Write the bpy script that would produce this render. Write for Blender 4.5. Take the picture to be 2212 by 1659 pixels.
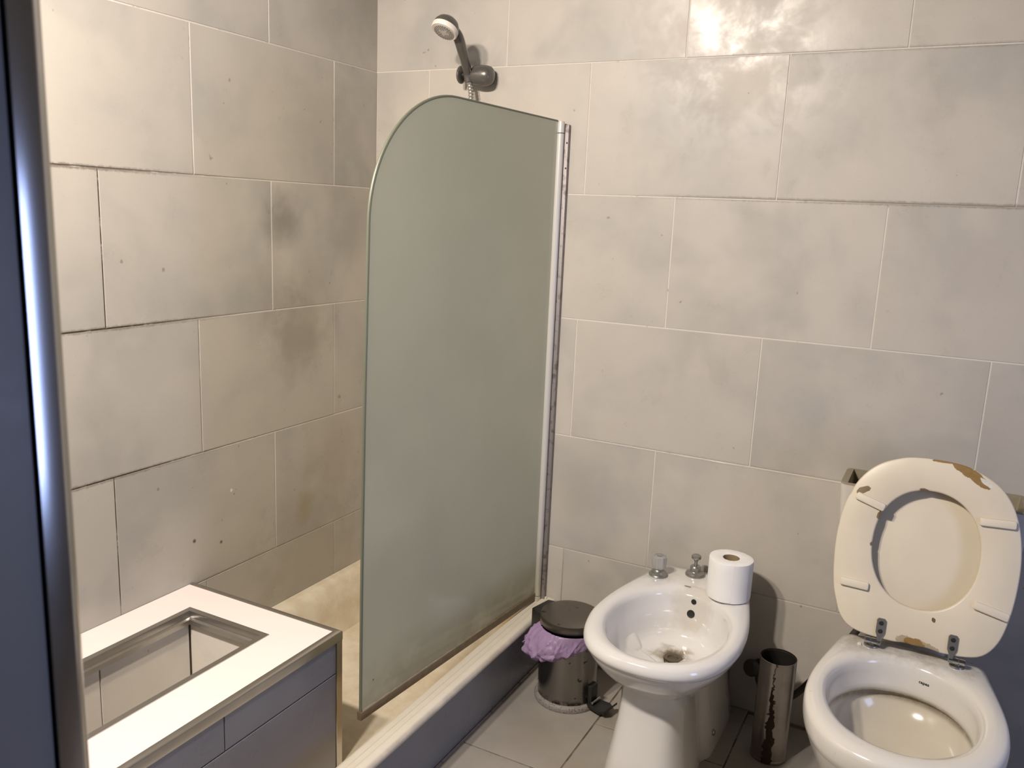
import bpy, bmesh, math, random
from mathutils import Vector, Matrix, Euler, noise
from mathutils.bvhtree import BVHTree
random.seed(4)
scene = bpy.context.scene
for o in list(bpy.data.objects): bpy.data.objects.remove(o)
COL = scene.collection
PI = math.pi

# ------------------------------------------------------------------ camera
cd = bpy.data.cameras.new('camera'); cam = bpy.data.objects.new('camera', cd); COL.objects.link(cam)
cd.sensor_width = 36; cd.sensor_fit = 'HORIZONTAL'; cd.lens = 29.742; cd.clip_start = .02
cam.location = (1.5887, -2.1297, 1.2777); cam.rotation_mode = 'XYZ'
cam.rotation_euler = (1.37132, -0.04137, 0.48459)
cd.dof.use_dof = True; cd.dof.focus_distance = 2.15; cd.dof.aperture_fstop = 13.5
scene.camera = cam

# ------------------------------------------------------------------ light
world = bpy.data.worlds.new('world'); scene.world = world; world.use_nodes = True
world.node_tree.nodes['Background'].inputs['Color'].default_value = (.55, .68, 1, 1)
world.node_tree.nodes['Background'].inputs['Strength'].default_value = .05

def lamp(name, loc, watts, radius, color):     # shaded bulb: shines down and into the room
    l = bpy.data.lights.new(name, 'AREA'); l.shape = 'DISK'; l.size = radius*2; l.energy = watts; l.color = color
    o = bpy.data.objects.new(name, l); COL.objects.link(o); o.location = loc; o.rotation_euler = (math.radians(35), 0, 0)
    return o
WARM = (1, .893, .778)
lamp('vanity_bulb', (.71, -1.76, 2.06), 19.5, .045, WARM)      # two shaded bulbs over the mirror on the door wall
lamp('vanity_bulb', (.50, -1.76, 2.06), 16.5, .045, WARM)
def area(name, loc, rot, sx, sy, watts, color):
    l = bpy.data.lights.new(name, 'AREA'); l.shape = 'RECTANGLE'; l.size = sx; l.size_y = sy
    l.energy = watts; l.color = color
    o = bpy.data.objects.new(name, l); COL.objects.link(o); o.location = loc; o.rotation_euler = rot
area('window_daylight', (2.58, -1.00, .95), (0, PI/2, 0), .66, .34, 4.0, (.40, .54, 1))   # small window in the right-hand wall

scene.view_settings.view_transform = 'Standard'; scene.view_settings.look = 'None'
scene.view_settings.exposure = 0.46; scene.view_settings.gamma = 1
scene.view_settings.use_curve_mapping = False

# ------------------------------------------------------------------ node helpers
class NT:
    def __init__(s, name):
        s.m = bpy.data.materials.new(name); s.m.use_nodes = True
        s.t = s.m.node_tree; s.b = s.t.nodes['Principled BSDF']; s.out = s.t.nodes['Material Output']
        s._pos = None
    def n(s, typ, **kw):
        nd = s.t.nodes.new(typ)
        for k, v in kw.items(): setattr(nd, k, v)
        return nd
    def put(s, sock, v):
        if isinstance(v, bpy.types.NodeSocket): s.t.links.new(v, sock)
        elif isinstance(v, (tuple, list)) and sock.type == 'RGBA' and len(v) == 3: sock.default_value = (*v, 1)
        else: sock.default_value = v
    def pos(s):
        if s._pos is None: s._pos = s.n('ShaderNodeNewGeometry').outputs['Position']
        return s._pos
    def math(s, op, a, b=0., c=0.):
        nd = s.n('ShaderNodeMath', operation=op)
        s.put(nd.inputs[0], a); s.put(nd.inputs[1], b); s.put(nd.inputs[2], c); return nd.outputs[0]
    def vmath(s, op, a, b=(0, 0, 0)):
        nd = s.n('ShaderNodeVectorMath', operation=op); s.put(nd.inputs[0], a); s.put(nd.inputs[1], b)
        return nd.outputs['Value'] if op in ('DISTANCE', 'LENGTH', 'DOT_PRODUCT') else nd.outputs[0]
    def noise(s, scale, detail=4, rough=.55, vec=None, dist=0.):
        nd = s.n('ShaderNodeTexNoise'); s.put(nd.inputs['Vector'], s.pos() if vec is None else vec)
        nd.inputs['Scale'].default_value = scale; nd.inputs['Detail'].default_value = detail
        nd.inputs['Roughness'].default_value = rough; nd.inputs['Distortion'].default_value = dist
        return nd.outputs['Fac']
    def ramp(s, f, a, b, lo=0., hi=1.):
        nd = s.n('ShaderNodeMapRange', interpolation_type='SMOOTHSTEP'); s.put(nd.inputs[0], f)
        nd.inputs[1].default_value = a; nd.inputs[2].default_value = b
        nd.inputs[3].default_value = lo; nd.inputs[4].default_value = hi; return nd.outputs[0]
    def mix(s, f, a, b, blend='MIX'):
        nd = s.n('ShaderNodeMix', data_type='RGBA', blend_type=blend)
        s.put(nd.inputs[0], f); s.put(nd.inputs[6], a); s.put(nd.inputs[7], b); return nd.outputs[2]
    def spot(s, p, r, wob=.6, nscale=14., scale=(1, 1, 1)):
        """mask around world point p with a ragged border"""
        d = s.vmath('SUBTRACT', s.pos(), p); d = s.vmath('MULTIPLY', d, scale); d = s.vmath('LENGTH', d)
        n = s.noise(nscale, 4)
        d = s.math('ADD', d, s.math('MULTIPLY', s.math('SUBTRACT', n, .5), wob * r * 2))
        return d
    def set(s, **kw):
        for k, v in kw.items(): s.put(s.b.inputs[k.replace('_', ' ')], v)
    def bump(s, h, strength=.2, dist=.002):
        nd = s.n('ShaderNodeBump'); nd.inputs['Strength'].default_value = strength
        nd.inputs['Distance'].default_value = dist; s.put(nd.inputs['Height'], h)
        s.t.links.new(nd.outputs[0], s.b.inputs['Normal'])

def plain(name, col, rough=.5, metal=0., **kw):
    m = NT(name); m.set(Base_Color=col, Roughness=rough, Metallic=metal, **kw); return m.m

# ------------------------------------------------------------------ materials
def sep(m):
    s = m.n('ShaderNodeSeparateXYZ'); m.put(s.inputs[0], m.pos()); return s
def tile_mat(name, base=(.50, .465, .415), stains=(), rough=(.26, .46), amount=1.0, grime=()):
    m = NT(name)
    info = m.n('ShaderNodeObjectInfo'); rnd = info.outputs['Random']
    off = m.n('ShaderNodeCombineXYZ')
    for i, k in enumerate((17., 31., 47.)): m.put(off.inputs[i], m.math('MULTIPLY', rnd, k))
    vec = m.vmath('ADD', m.pos(), off.outputs[0])
    cloud = m.noise(3.6, 4, .52, vec, .3)
    cloud2 = m.noise(8., 3, .5, vec, .1)
    fine = m.noise(160., 2, .5, vec)
    dark = tuple(c * k for c, k in zip(base, (.79, .815, .845)))
    light = tuple(min(1, c * k) for c, k in zip(base, (1.05, 1.05, 1.04)))
    c = m.mix(m.ramp(cloud, .28, .62), dark, base)
    c = m.mix(m.ramp(cloud2, .50, .75, 0, .5 * amount), c, light)
    c = m.mix(m.ramp(cloud2, .40, .20, 0, .35 * amount), c, dark)
    c = m.mix(m.math('MULTIPLY', rnd, .16), c, tuple(v * .86 for v in base))
    c = m.mix(m.ramp(fine, .60, .78, 0, .10), c, (.25, .22, .19))
    # tiny pin-holes and specks
    sp = m.noise(46., 1, .5, vec)
    c = m.mix(m.ramp(sp, .775, .81, 0, .5), c, (.16, .14, .12))
    for p, r, k, col in stains:
        d = m.spot(p, r); c = m.mix(m.ramp(d, r * 1.2, r * .1, 0, k), c, col)
    if grime:       # dirt gathered on the tile edges beside some joints: (height, axis, from, to, strength)
        ps = sep(m)
        for z0, ax, g0, g1, k in grime:
            dz = m.math('ABSOLUTE', m.math('SUBTRACT', ps.outputs[2], z0))
            dz = m.math('ADD', dz, m.math('MULTIPLY', m.math('SUBTRACT', m.noise(70., 4, .7), .5), .012))
            f = m.math('MULTIPLY', m.math('MULTIPLY', m.ramp(dz, .0075, .0015), m.ramp(ps.outputs[ax], g0, g1)), k)
            c = m.mix(f, c, (.13, .10, .075))
    m.set(Base_Color=c, Roughness=m.ramp(m.noise(8., 5, .62, vec, .25), .30, .68, *rough), Specular_IOR_Level=.4)
    m.bump(m.noise(60., 4, .6, vec), .05, .002)
    return m.m
GREY = (.20, .185, .16)
left_stains = [((0, -.405, 1.235), .085, .72, GREY), ((0, -.46, 1.03), .13, .30, GREY),
               ((0, -.34, .93), .15, .6, (.24, .21, .165)), ((0, -.30, 1.07), .10, .30, (.24, .215, .17)),
               ((0, -.324, .412), .05, .55, (.40, .31, .17)), ((0, -.20, .55), .16, .35, (.34, .29, .21)),
               ((0, -.24, 1.45), .20, .25, GREY), ((0, -.1, 1.25), .18, .28, GREY), ((0, -.1, 1.9), .28, .35, GREY),
               ((0, -.73, .448), .006, .9, (.05, .04, .03)), ((0, -.644, .417), .006, .9, (.05, .04, .03)),
               ((0, -.605, .546), .006, 1., (.85, .83, .80)), ((0, -.30, .24), .30, .45, (.27, .24, .18))]
back_stains = [((1.10, 0, 1.76), .10, .18, (.36, .33, .30)), ((1.02, 0, 1.55), .06, .22, (.30, .27, .25)),
               ((.72, 0, .50), .10, .25, (.34, .31, .27)), ((1.62, 0, 1.2), .12, .15, (.33, .31, .29))]
M = {}
M['tile_left'] = tile_mat('left_wall_tile', stains=left_stains, grime=((1.3333, 1, -.55, -1.0, .75), (1.0, 1, -.45, -.9, .6), (.6687, 1, -.5, -1.0, .6), (.3345, 1, -.2, -.5, .25)))
M['tile_back'] = tile_mat('back_wall_tile', base=(.52, .482, .432), stains=back_stains, rough=(.25, .56), grime=((1.3345, 0, .75, 1.1, .5), (1.6667, 0, .95, 1.1, .3), (.6687, 0, .6, .9, .15)))
M['tile_floor'] = tile_mat('floor_tile', base=(.33, .302, .268), rough=(.25, .5),
    stains=[((.80, -.40, 0), .10, .25, (.24, .20, .15)), ((1.0, -.20, 0), .12, .45, (.26, .21, .14)),
            ((.95, -.50, 0), .1, .35, (.30, .24, .15)), ((1.35, -.3, 0), .16, .4, (.20, .16, .13))])
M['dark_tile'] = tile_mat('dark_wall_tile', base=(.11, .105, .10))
M['tile_reveal'] = tile_mat('reveal_tile', base=(.37, .355, .35), rough=(.3, .45), amount=.6)  # wall tile again, the dimness of the jamb put into a darker base
M['tile_well'] = tile_mat('well_tile', base=(.80, .755, .69))
M['tile_panel'] = tile_mat('panel_tile', base=(.255, .262, .30), rough=(.26, .32), amount=.4)  # wall tile with the panel's cool shade put into a darker, bluer base
M['tile_box'] = tile_mat('box_tile', base=(.255, .268, .32), rough=(.26, .32), amount=.4)  # shaded copy of the wall tile: dim bluish light is in the base colour

def grout_mat():
    m = NT('grout')
    x, y, z = (lambda s: (s.outputs[0], s.outputs[1], s.outputs[2]))(sep(m))
    base = (.64, .60, .545)
    n = m.noise(22., 5, .7)
    # old brown dirt on the joints of the left wall, where the shower splashes
    left = m.ramp(x, .03, .01); far = m.ramp(y, -.42, -.92)
    band = m.math('MULTIPLY', m.ramp(z, 1.42, 1.30), m.ramp(z, .30, .40))
    k = m.math('MULTIPLY', m.math('MULTIPLY', left, far), band)
    k = m.math('MULTIPLY', k, m.ramp(n, .30, .5, .45, 1.))
    c = m.mix(m.ramp(n, .58, .70, 0, .6), base, (.26, .22, .18))
    # grey dirt on some joints of the back wall (row at 1.33 m)
    rowd = m.math('MULTIPLY', m.ramp(m.math('ABSOLUTE', m.math('SUBTRACT', z, 1.333)), .012, .004), m.ramp(x, 1.1, 1.5))
    c = m.mix(m.math('MULTIPLY', rowd, .6), c, (.20, .17, .14))
    rowe = m.ramp(z, .45, .25)
    c = m.mix(m.math('MULTIPLY', rowe, .65), c, (.24, .205, .17))
    c = m.mix(k, c, (.085, .06, .042))
    m.set(Base_Color=c, Roughness=.9)
    return m.m
M['grout'] = grout_mat()
m = NT('floor_grout'); m.set(Base_Color=m.mix(m.ramp(m.noise(18.), .4, .6), (.20, .165, .13), (.085, .065, .05)), Roughness=.9); M['floor_grout'] = m.m
m = NT('ceiling_paint'); m.set(Base_Color=m.mix(m.noise(3.), (.20, .19, .175), (.24, .225, .205)), Roughness=.9); M['paint'] = m.m

m = NT('porcelain')
dirt = m.mix(m.ramp(m.noise(26., 6, .7), .60, .78, 0, .35), (.76, .745, .725), (.50, .46, .40))
m.set(Base_Color=dirt, Roughness=.13, Specular_IOR_Level=.55, Coat_Weight=.3, Coat_Roughness=.05); M['porcelain'] = m.m

def bidet_mat():
    m = NT('bidet_porcelain')
    c = m.mix(m.ramp(m.noise(30., 6, .7), .62, .80, 0, .3), (.72, .705, .69), (.45, .41, .35))
    P = (1.098, -.262, .243)
    d = m.spot(P, .05, .9, 30.)
    c = m.mix(m.ramp(d, .060, .018, 0, .85), c, (.26, .21, .13))
    d2 = m.spot(P, .03, .6, 60.)
    c = m.mix(m.ramp(d2, .032, .016, 0, .8), c, (.10, .075, .04))
    d3 = m.spot((1.12, -.165, .33), .06, .8, 24., (1, 1, .8))
    c = m.mix(m.ramp(d3, .07, .03, 0, .38), c, (.47, .41, .30))
    d4 = m.spot((1.0, -.11, .373), .04, .9, 40.)
    c = m.mix(m.ramp(d4, .055, .02, 0, .4), c, (.42, .37, .30))
    d5 = m.spot((1.0, -.573, .337), .004, .5, 200.)
    c = m.mix(m.ramp(d5, .005, .002, 0, .9), c, (.05, .04, .03))
    z = sep(m).outputs[2]
    c = m.mix(m.math('MULTIPLY', m.ramp(z, .10, .0, 0, .5), m.noise(20.)), c, (.40, .33, .22))
    m.set(Base_Color=c, Roughness=.12, Specular_IOR_Level=.55, Coat_Weight=.3, Coat_Roughness=.05); return m.m
M['bidet'] = bidet_mat()

def toilet_mat():
    m = NT('toilet_porcelain')
    c = m.mix(m.ramp(m.noise(70., 6, .75), .60, .75, 0, .45), (.67, .645, .60), (.35, .31, .26))
    s = sep(m); y, z = s.outputs[1], s.outputs[2]
    # dusty grey deck behind the opening and scale lower down in the bowl
    deck = m.math('MULTIPLY', m.ramp(y, -.36, -.27), m.ramp(z, .385, .395))
    c = m.mix(m.math('MULTIPLY', deck, m.ramp(m.noise(24., 6, .7), .35, .65, .1, .75)), c, (.37, .33, .27))
    d = m.vmath('LENGTH', m.vmath('MULTIPLY', m.vmath('SUBTRACT', m.pos(), (1.598, -.468, 0)), (1/.150, 1/.186, 0)))
    inside = m.ramp(d, 1.0, .97)
    low = m.math('MULTIPLY', inside, m.ramp(z, .336, .318))
    c = m.mix(m.math('MULTIPLY', low, .85), c, (.56, .51, .41))
    line = m.math('MULTIPLY', inside, m.math('MULTIPLY', m.ramp(z, .305, .318), m.ramp(z, .338, .327)))  # shadow gap under the rim painted as a dark line, faintly brown
    c = m.mix(m.math('MULTIPLY', line, m.ramp(m.noise(45., 5, .7), .3, .6, .6, .95)), c, (.20, .165, .11))
    m.set(Base_Color=c, Roughness=.15, Specular_IOR_Level=.55, Coat_Weight=.2, Coat_Roughness=.06); return m.m
M['toilet'] = toilet_mat()
m = NT('cistern_glaze'); m.set(Base_Color=m.mix(m.ramp(m.noise(9.), .4, .7, 0, .5), (.62, .585, .545), (.50, .46, .41)), Roughness=.3); M['cistern'] = m.m
m = NT('unglazed_ceramic'); m.set(Base_Color=m.mix(m.noise(30.), (.25, .215, .155), (.33, .285, .21)), Roughness=.85); M['unglazed'] = m.m

def tray_mat():
    m = NT('tray_enamel')
    n = m.noise(12., 6, .65)
    c = m.mix(m.ramp(n, .35, .7), (.68, .615, .49), (.57, .48, .345))
    s = sep(m); x, y, z = s.outputs
    st = m.math('MULTIPLY', m.ramp(x, .50, .56), m.ramp(z, .150, .135))
    v = m.n('ShaderNodeCombineXYZ'); m.put(v.inputs[1], m.math('MULTIPLY', y, 5.)); m.put(v.inputs[2], z)
    c = m.mix(m.math('MULTIPLY', st, m.ramp(m.noise(4., 5, .7, v.outputs[0]), .34, .60, .15, .9)), c, (.56, .36, .13))
    lip = m.ramp(x, .596, .606)
    c = m.mix(m.math('MULTIPLY', lip, .75), c, (.66, .62, .55))
    c = m.mix(m.math('MULTIPLY', m.ramp(x, .658, .666), m.ramp(n, .35, .6, .45, .8)), c, (.36, .33, .31))
    for xl in (.6412, .6216):       # shade of the two rim grooves painted as uneven dark lines
        g = m.ramp(m.math('ABSOLUTE', m.math('SUBTRACT', x, xl)), .0030, .0006)
        c = m.mix(m.math('MULTIPLY', g, m.ramp(m.noise(30., 4, .7), .25, .6, .35, .85)), c, (.24, .19, .13))
    d = m.spot((.47, -.86, .02), .08, .9, 10.)
    c = m.mix(m.ramp(d, .10, .02, 0, .35), c, (.36, .30, .19))
    m.set(Base_Color=c, Roughness=.38); return m.m
M['tray'] = tray_mat()

def counter_mat():
    m = NT('white_counter'); m.set(Base_Color=m.mix(m.noise(8.), (.84, .765, .735), (.82, .745, .715)), Roughness=.5); return m.m
M['white'] = counter_mat()
m = NT('brushed_aluminium'); m.set(Base_Color=m.mix(m.noise(30.), (.50, .48, .46), (.60, .58, .55)), Metallic=1., Roughness=.30); M['alu'] = m.m
m = NT('jamb_aluminium'); m.set(Base_Color=m.mix(m.ramp(m.noise(12.), .5, .7, 0, .4), (.50, .49, .50), (.30, .29, .29)), Metallic=1., Roughness=.17); M['alu_jamb'] = m.m

def glass_mat():
    m = NT('frosted_glass'); nt = m.t
    base = m.mix(m.ramp(m.noise(4., 5, .6), .35, .7, 0, 1.), (.80, .80, .62), (.86, .855, .665))
    z = sep(m).outputs[2]
    base = m.mix(m.math('MULTIPLY', m.ramp(z, .34, .17), m.ramp(m.noise(8.), .35, .6, .2, .7)), base, (.27, .235, .15))
    for p_, r_ in (((.5490, -.7325, .245), .0035), ((.5975, -.105, .25), .003), ((.553, -.66, .30), .002)):
        base = m.mix(m.ramp(m.spot(p_, r_, .3, 200.), r_*1.2, r_*.7, 0, .9), base, (.04, .03, .02))
    diff = m.n('ShaderNodeBsdfDiffuse'); m.put(diff.inputs[0], base)
    trl = m.n('ShaderNodeBsdfTranslucent'); m.put(trl.inputs[0], (.62, .68, .55))
    refr = m.n('ShaderNodeBsdfRefraction'); m.put(refr.inputs['Color'], (.87, .90, .80)); refr.inputs['Roughness'].default_value = .60; refr.inputs['IOR'].default_value = 1.25
    gl = m.n('ShaderNodeBsdfGlossy'); gl.inputs['Roughness'].default_value = .16
    a = m.n('ShaderNodeMixShader'); a.inputs[0].default_value = .20; nt.links.new(diff.outputs[0], a.inputs[1]); nt.links.new(trl.outputs[0], a.inputs[2])
    b = m.n('ShaderNodeMixShader'); b.inputs[0].default_value = .12; nt.links.new(a.outputs[0], b.inputs[1]); nt.links.new(refr.outputs[0], b.inputs[2])
    fr = m.n('ShaderNodeFresnel'); fr.inputs[0].default_value = 1.45
    c = m.n('ShaderNodeMixShader'); nt.links.new(fr.outputs[0], c.inputs[0]); nt.links.new(b.outputs[0], c.inputs[1]); nt.links.new(gl.outputs[0], c.inputs[2])
    nt.links.new(c.outputs[0], m.out.inputs[0]); return m.m
M['glass'] = glass_mat()
m = NT('dirty_seal'); m.set(Base_Color=m.mix(m.noise(60., 5), (.095, .066, .036), (.19, .145, .09)), Roughness=.5); M['seal'] = m.m
m = NT('limescale'); m.set(Base_Color=m.mix(m.noise(90.), (.44, .42, .35), (.20, .17, .115)), Roughness=.8); M['scale'] = m.m
m = NT('white_profile')
c = m.mix(m.ramp(sep(m).outputs[2], .42, .20, 0, .8), (.66, .64, .62), (.46, .44, .34))
m.set(Base_Color=c, Roughness=.32, Metallic=.15); M['profile'] = m.m
m = NT('aged_shaded_aluminium'); m.set(Base_Color=m.mix(m.ramp(m.noise(50., 5), .5, .7), (.30, .275, .275), (.16, .135, .12)), Metallic=.5, Roughness=.55); M['aged_shaded_alu'] = m.m  # aged mottling; the shade on the wall channel is painted into the base
M['dark_line'] = plain('dark_gasket', (.05, .042, .03), .6)
M['chrome_satin'] = plain('satin_grey_chrome', (.145, .137, .125), .30, .45)
M['chrome'] = plain('chrome', (.55, .55, .54), .14, 1.)
M['chrome_dull'] = plain('dull_chrome', (.36, .355, .34), .30, .8)
M['hose_steel'] = plain('ribbed_steel', (.62, .59, .54), .28, .85)
M['plastic_white'] = plain('white_plastic', (.74, .69, .63), .4)
M['nozzle'] = plain('grey_nozzle', (.17, .16, .15), .5)
M['black'] = plain('black_plastic', (.013, .013, .012), .45)
M['rubber'] = plain('dark_hose', (.045, .036, .03), .5)
M['hole'] = plain('dark_hole', (.012, .010, .008), .6)
m = NT('clear_acrylic'); m.set(Base_Color=(.62, .61, .60), Roughness=.10, Transmission_Weight=.6, IOR=1.49); M['acrylic'] = m.m

def bin_mat():
    m = NT('spotted_steel')
    sp = m.noise(38., 2, .5); z = sep(m).outputs[2]
    k = m.math('MULTIPLY', m.ramp(sp, .655, .69), m.ramp(z, .21, .19))
    c = m.mix(k, (.27, .255, .24), (.035, .02, .015))
    low = m.math('MULTIPLY', m.ramp(z, .035, .02), m.ramp(m.noise(60., 4), .40, .6))
    c = m.mix(low, c, (.06, .04, .03))
    m.set(Base_Color=c, Metallic=m.math('SUBTRACT', 1., k), Roughness=m.ramp(k, 0, 1, .22, .8)); return m.m
M['bin_steel'] = bin_mat()
m = NT('lid_steel'); m.set(Base_Color=m.mix(m.ramp(m.noise(50., 3), .66, .72), (.20, .18, .155), (.04, .03, .026)), Metallic=.95, Roughness=.30); M['lid_steel'] = m.m
m = NT('scuffed_grey_plastic'); m.set(Base_Color=m.mix(m.ramp(m.noise(210., 4, .7), .52, .64), (.24, .22, .205), (.07, .06, .052)), Roughness=.6); M['base_ring'] = m.m
def liner_mat():
    m = NT('purple_film'); nt = m.t
    c = m.mix(m.noise(14., 3), (.56, .40, .64), (.68, .52, .76))
    d = m.n('ShaderNodeBsdfDiffuse'); m.put(d.inputs[0], c)
    t = m.n('ShaderNodeBsdfTranslucent'); m.put(t.inputs[0], c)
    g = m.n('ShaderNodeBsdfGlossy'); g.inputs['Roughness'].default_value = .28
    tr = m.n('ShaderNodeBsdfTransparent'); m.put(tr.inputs[0], (.80, .68, .88))
    def mx(f, a, b):
        x = m.n('ShaderNodeMixShader'); x.inputs[0].default_value = f
        nt.links.new(a.outputs[0], x.inputs[1]); nt.links.new(b.outputs[0], x.inputs[2]); return x
    nt.links.new(mx(.22, mx(.05, mx(.4, d, t), g), tr).outputs[0], m.out.inputs[0]); return m.m
M['liner'] = liner_mat()

BR = (1.327, -.168)
def rust_mat():
    m = NT('rusty_steel')
    s = sep(m); z = s.outputs[2]
    rel = m.vmath('SUBTRACT', m.pos(), (*BR, 0))
    lat = m.vmath('DOT_PRODUCT', rel, (.991, .133, 0)); fr = m.vmath('DOT_PRODUCT', rel, (.133, -.991, 0))
    wob = m.math('MULTIPLY', m.math('SUBTRACT', m.noise(38., 5, .7), .5), .034)
    d = m.math('ABSOLUTE', m.math('ADD', m.math('ADD', lat, .003), wob))
    w = m.ramp(z, .25, .0, .0015, .0125)
    k = m.math('MULTIPLY', m.math('LESS_THAN', d, w), m.math('GREATER_THAN', fr, .0))
    c = m.mix(k, m.mix(m.ramp(m.noise(20.), .4, .7, 0, .4), (.34, .315, .295), (.22, .17, .14)), m.mix(m.noise(90., 4), (.055, .02, .012), (.012, .006, .004)))
    m.set(Base_Color=c, Metallic=m.math('MULTIPLY', m.math('SUBTRACT', 1., k), .95), Roughness=m.ramp(k, 0, 1, .24, .9)); return m.m
M['rusty'] = rust_mat()
m = NT('tissue_paper'); m.set(Base_Color=m.mix(m.noise(60.), (.86, .85, .84), (.82, .815, .80)), Roughness=.95); m.bump(m.noise(240., 3), .35, .001); M['paper'] = m.m
M['card'] = plain('cardboard_core', (.30, .22, .13), .9)

# seat frame: local axes of the raised seat
TILT = math.radians(15); S0 = Vector((1.602, -.275, .425)); SUP = Vector((0, math.sin(TILT), math.cos(TILT)))
SN = Vector((0, -math.cos(TILT), math.sin(TILT)))     # towards the room
def sp(u, v, w=0.): return S0 + Vector((1, 0, 0)) * u + SUP * v + SN * w
def seat_mat(name, chips):
    m = NT(name)
    c = m.mix(m.ramp(m.noise(6., 4), .3, .7), (.69, .625, .50), (.645, .575, .455))
    for (u, v, r, scl, col) in chips:
        p = sp(u, v)
        rel = m.vmath('SUBTRACT', m.pos(), tuple(p))
        a = m.math('MULTIPLY', m.vmath('DOT_PRODUCT', rel, (scl[2], 0, 0)), 1.)
        cu, su = math.cos(scl[3]), math.sin(scl[3])
        U = Vector((1, 0, 0)) * cu + SUP * su; V = -Vector((1, 0, 0)) * su + SUP * cu
        du = m.math('DIVIDE', m.vmath('DOT_PRODUCT', rel, tuple(U)), scl[0])
        dv = m.math('DIVIDE', m.vmath('DOT_PRODUCT', rel, tuple(V)), scl[1])
        d = m.math('SQRT', m.math('ADD', m.math('MULTIPLY', du, du), m.math('MULTIPLY', dv, dv)))
        d = m.math('ADD', d, m.math('MULTIPLY', m.math('SUBTRACT', m.noise(70., 5, .65), .5), 1.1))
        c = m.mix(m.ramp(d, 1.0, .93), c, m.mix(m.noise(120.), col, tuple(x * .6 for x in col)))
    m.set(Base_Color=c, Roughness=.36); return m.m
BROWN = (.34, .21, .075)
M['seat'] = seat_mat('chipped_cream_seat', [
    (.062, .374, 1, (.040, .010, 1, -.48), BROWN), (.086, .357, 1, (.020, .008, 1, -.5), BROWN), (.01, .389, 1, (.022, .003, 1, 0), BROWN),
    (.095, .358, 1, (.016, .005, 1, -.6), (.80, .78, .70)),
    (-.135, .302, 1, (.016, .007, 1, .5), (.22, .15, .07)),
    (-.092, .258, 1, (.014, .007, 1, 1.0), BROWN), (-.018, .323, 1, (.010, .004, 1, 0), BROWN), (-.104, .19, 1, (.003, .004, 1, 0), BROWN),
    (.0344, .060, 1, (.004, .006, 1, .4), (.16, .11, .06)),
    (.010, .003, 1, (.045, .011, 1, -.10), (.50, .42, .29)), (.004, .004, 1, (.020, .010, 1, -.10), BROWN)])
M['seat_lid'] = seat_mat('cream_lid', [])
M['buffer'] = plain('cream_rubber', (.66, .60, .49), .5)

# ------------------------------------------------------------------ mesh helpers
def new_obj(name, data, mat=None, parent=None):
    o = bpy.data.objects.new(name, data); COL.objects.link(o)
    if mat is not None and data is not None and hasattr(data, 'materials'): data.materials.append(M[mat] if isinstance(mat, str) else mat)
    if parent is not None: o.parent = parent
    return o
ROOT = {}
def part(name, bm, mat, parent=None, smooth=True, angle=40, label=None):
    """bm is in world coordinates; the mesh is stored relative to the thing's base"""
    if parent is not None and parent.name in ROOT:
        bmesh.ops.translate(bm, verts=bm.verts, vec=-ROOT[parent.name])
    me = bpy.data.meshes.new(name); bm.to_mesh(me); bm.free()
    if smooth:
        for p in me.polygons: p.use_smooth = True
        try: me.set_sharp_from_angle(angle=math.radians(angle))
        except Exception: pass
    o = new_obj(name, me, mat, parent)
    if parent is not None and parent.name in ROOT: ROOT[o.name] = ROOT[parent.name]
    if label: o['label'] = label
    return o
def thing(name, loc, label, cat, group=None):
    o = bpy.data.objects.new(name, None); COL.objects.link(o); o.location = loc; o.empty_display_size = .05
    ROOT[o.name] = Vector(loc); o['label'] = label; o['category'] = cat
    if group: o['group'] = group
    return o
def tag(o, label, cat): o['label'] = label; o['category'] = cat; return o
def BM(): return bmesh.new()
def quadloop(bm, a, b):
    n = len(a)
    for i in range(n): bm.faces.new((a[i], a[(i+1) % n], b[(i+1) % n], b[i]))
def loft(rings, cap0=True, cap1=True, bm=None, closed=True):
    bm = bm or BM(); V = [[bm.verts.new(p) for p in r] for r in rings]
    for a, b in zip(V, V[1:]):
        n = len(a)
        for i in range(n if closed else n - 1): bm.faces.new((a[i], a[(i+1) % n], b[(i+1) % n], b[i]))
    if closed and cap0: bm.faces.new(list(reversed(V[0])))
    if closed and cap1: bm.faces.new(V[-1])
    bmesh.ops.recalc_face_normals(bm, faces=bm.faces)
    return bm
def lathe(profile, origin=(0, 0, 0), axis=(0, 0, 1), n=40, bm=None, cap0=True, cap1=True):
    """profile: (radius, height) pairs along axis"""
    q = Vector(axis).normalized().to_track_quat('Z', 'Y'); o = Vector(origin)
    rings = [[o + q @ Vector((r * math.cos(2*PI*i/n), r * math.sin(2*PI*i/n), h)) for i in range(n)] for r, h in profile]
    return loft(rings, cap0, cap1, bm)
def catmull(pts, k=6, closed=False):
    P = [Vector(p) for p in pts]; out = []; n = len(P)
    for i in range(n if closed else n - 1):
        if closed: a, b, c, d = P[i-1], P[i], P[(i+1) % n], P[(i+2) % n]
        else: a, b, c, d = P[max(i-1, 0)], P[i], P[i+1], P[min(i+2, n-1)]
        for j in range(k):
            t = j / k
            out.append(.5*((2*b) + (c-a)*t + (2*a-5*b+4*c-d)*t*t + (3*b-a-3*c+d)*t**3))
    if not closed: out.append(P[-1])
    return out
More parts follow.
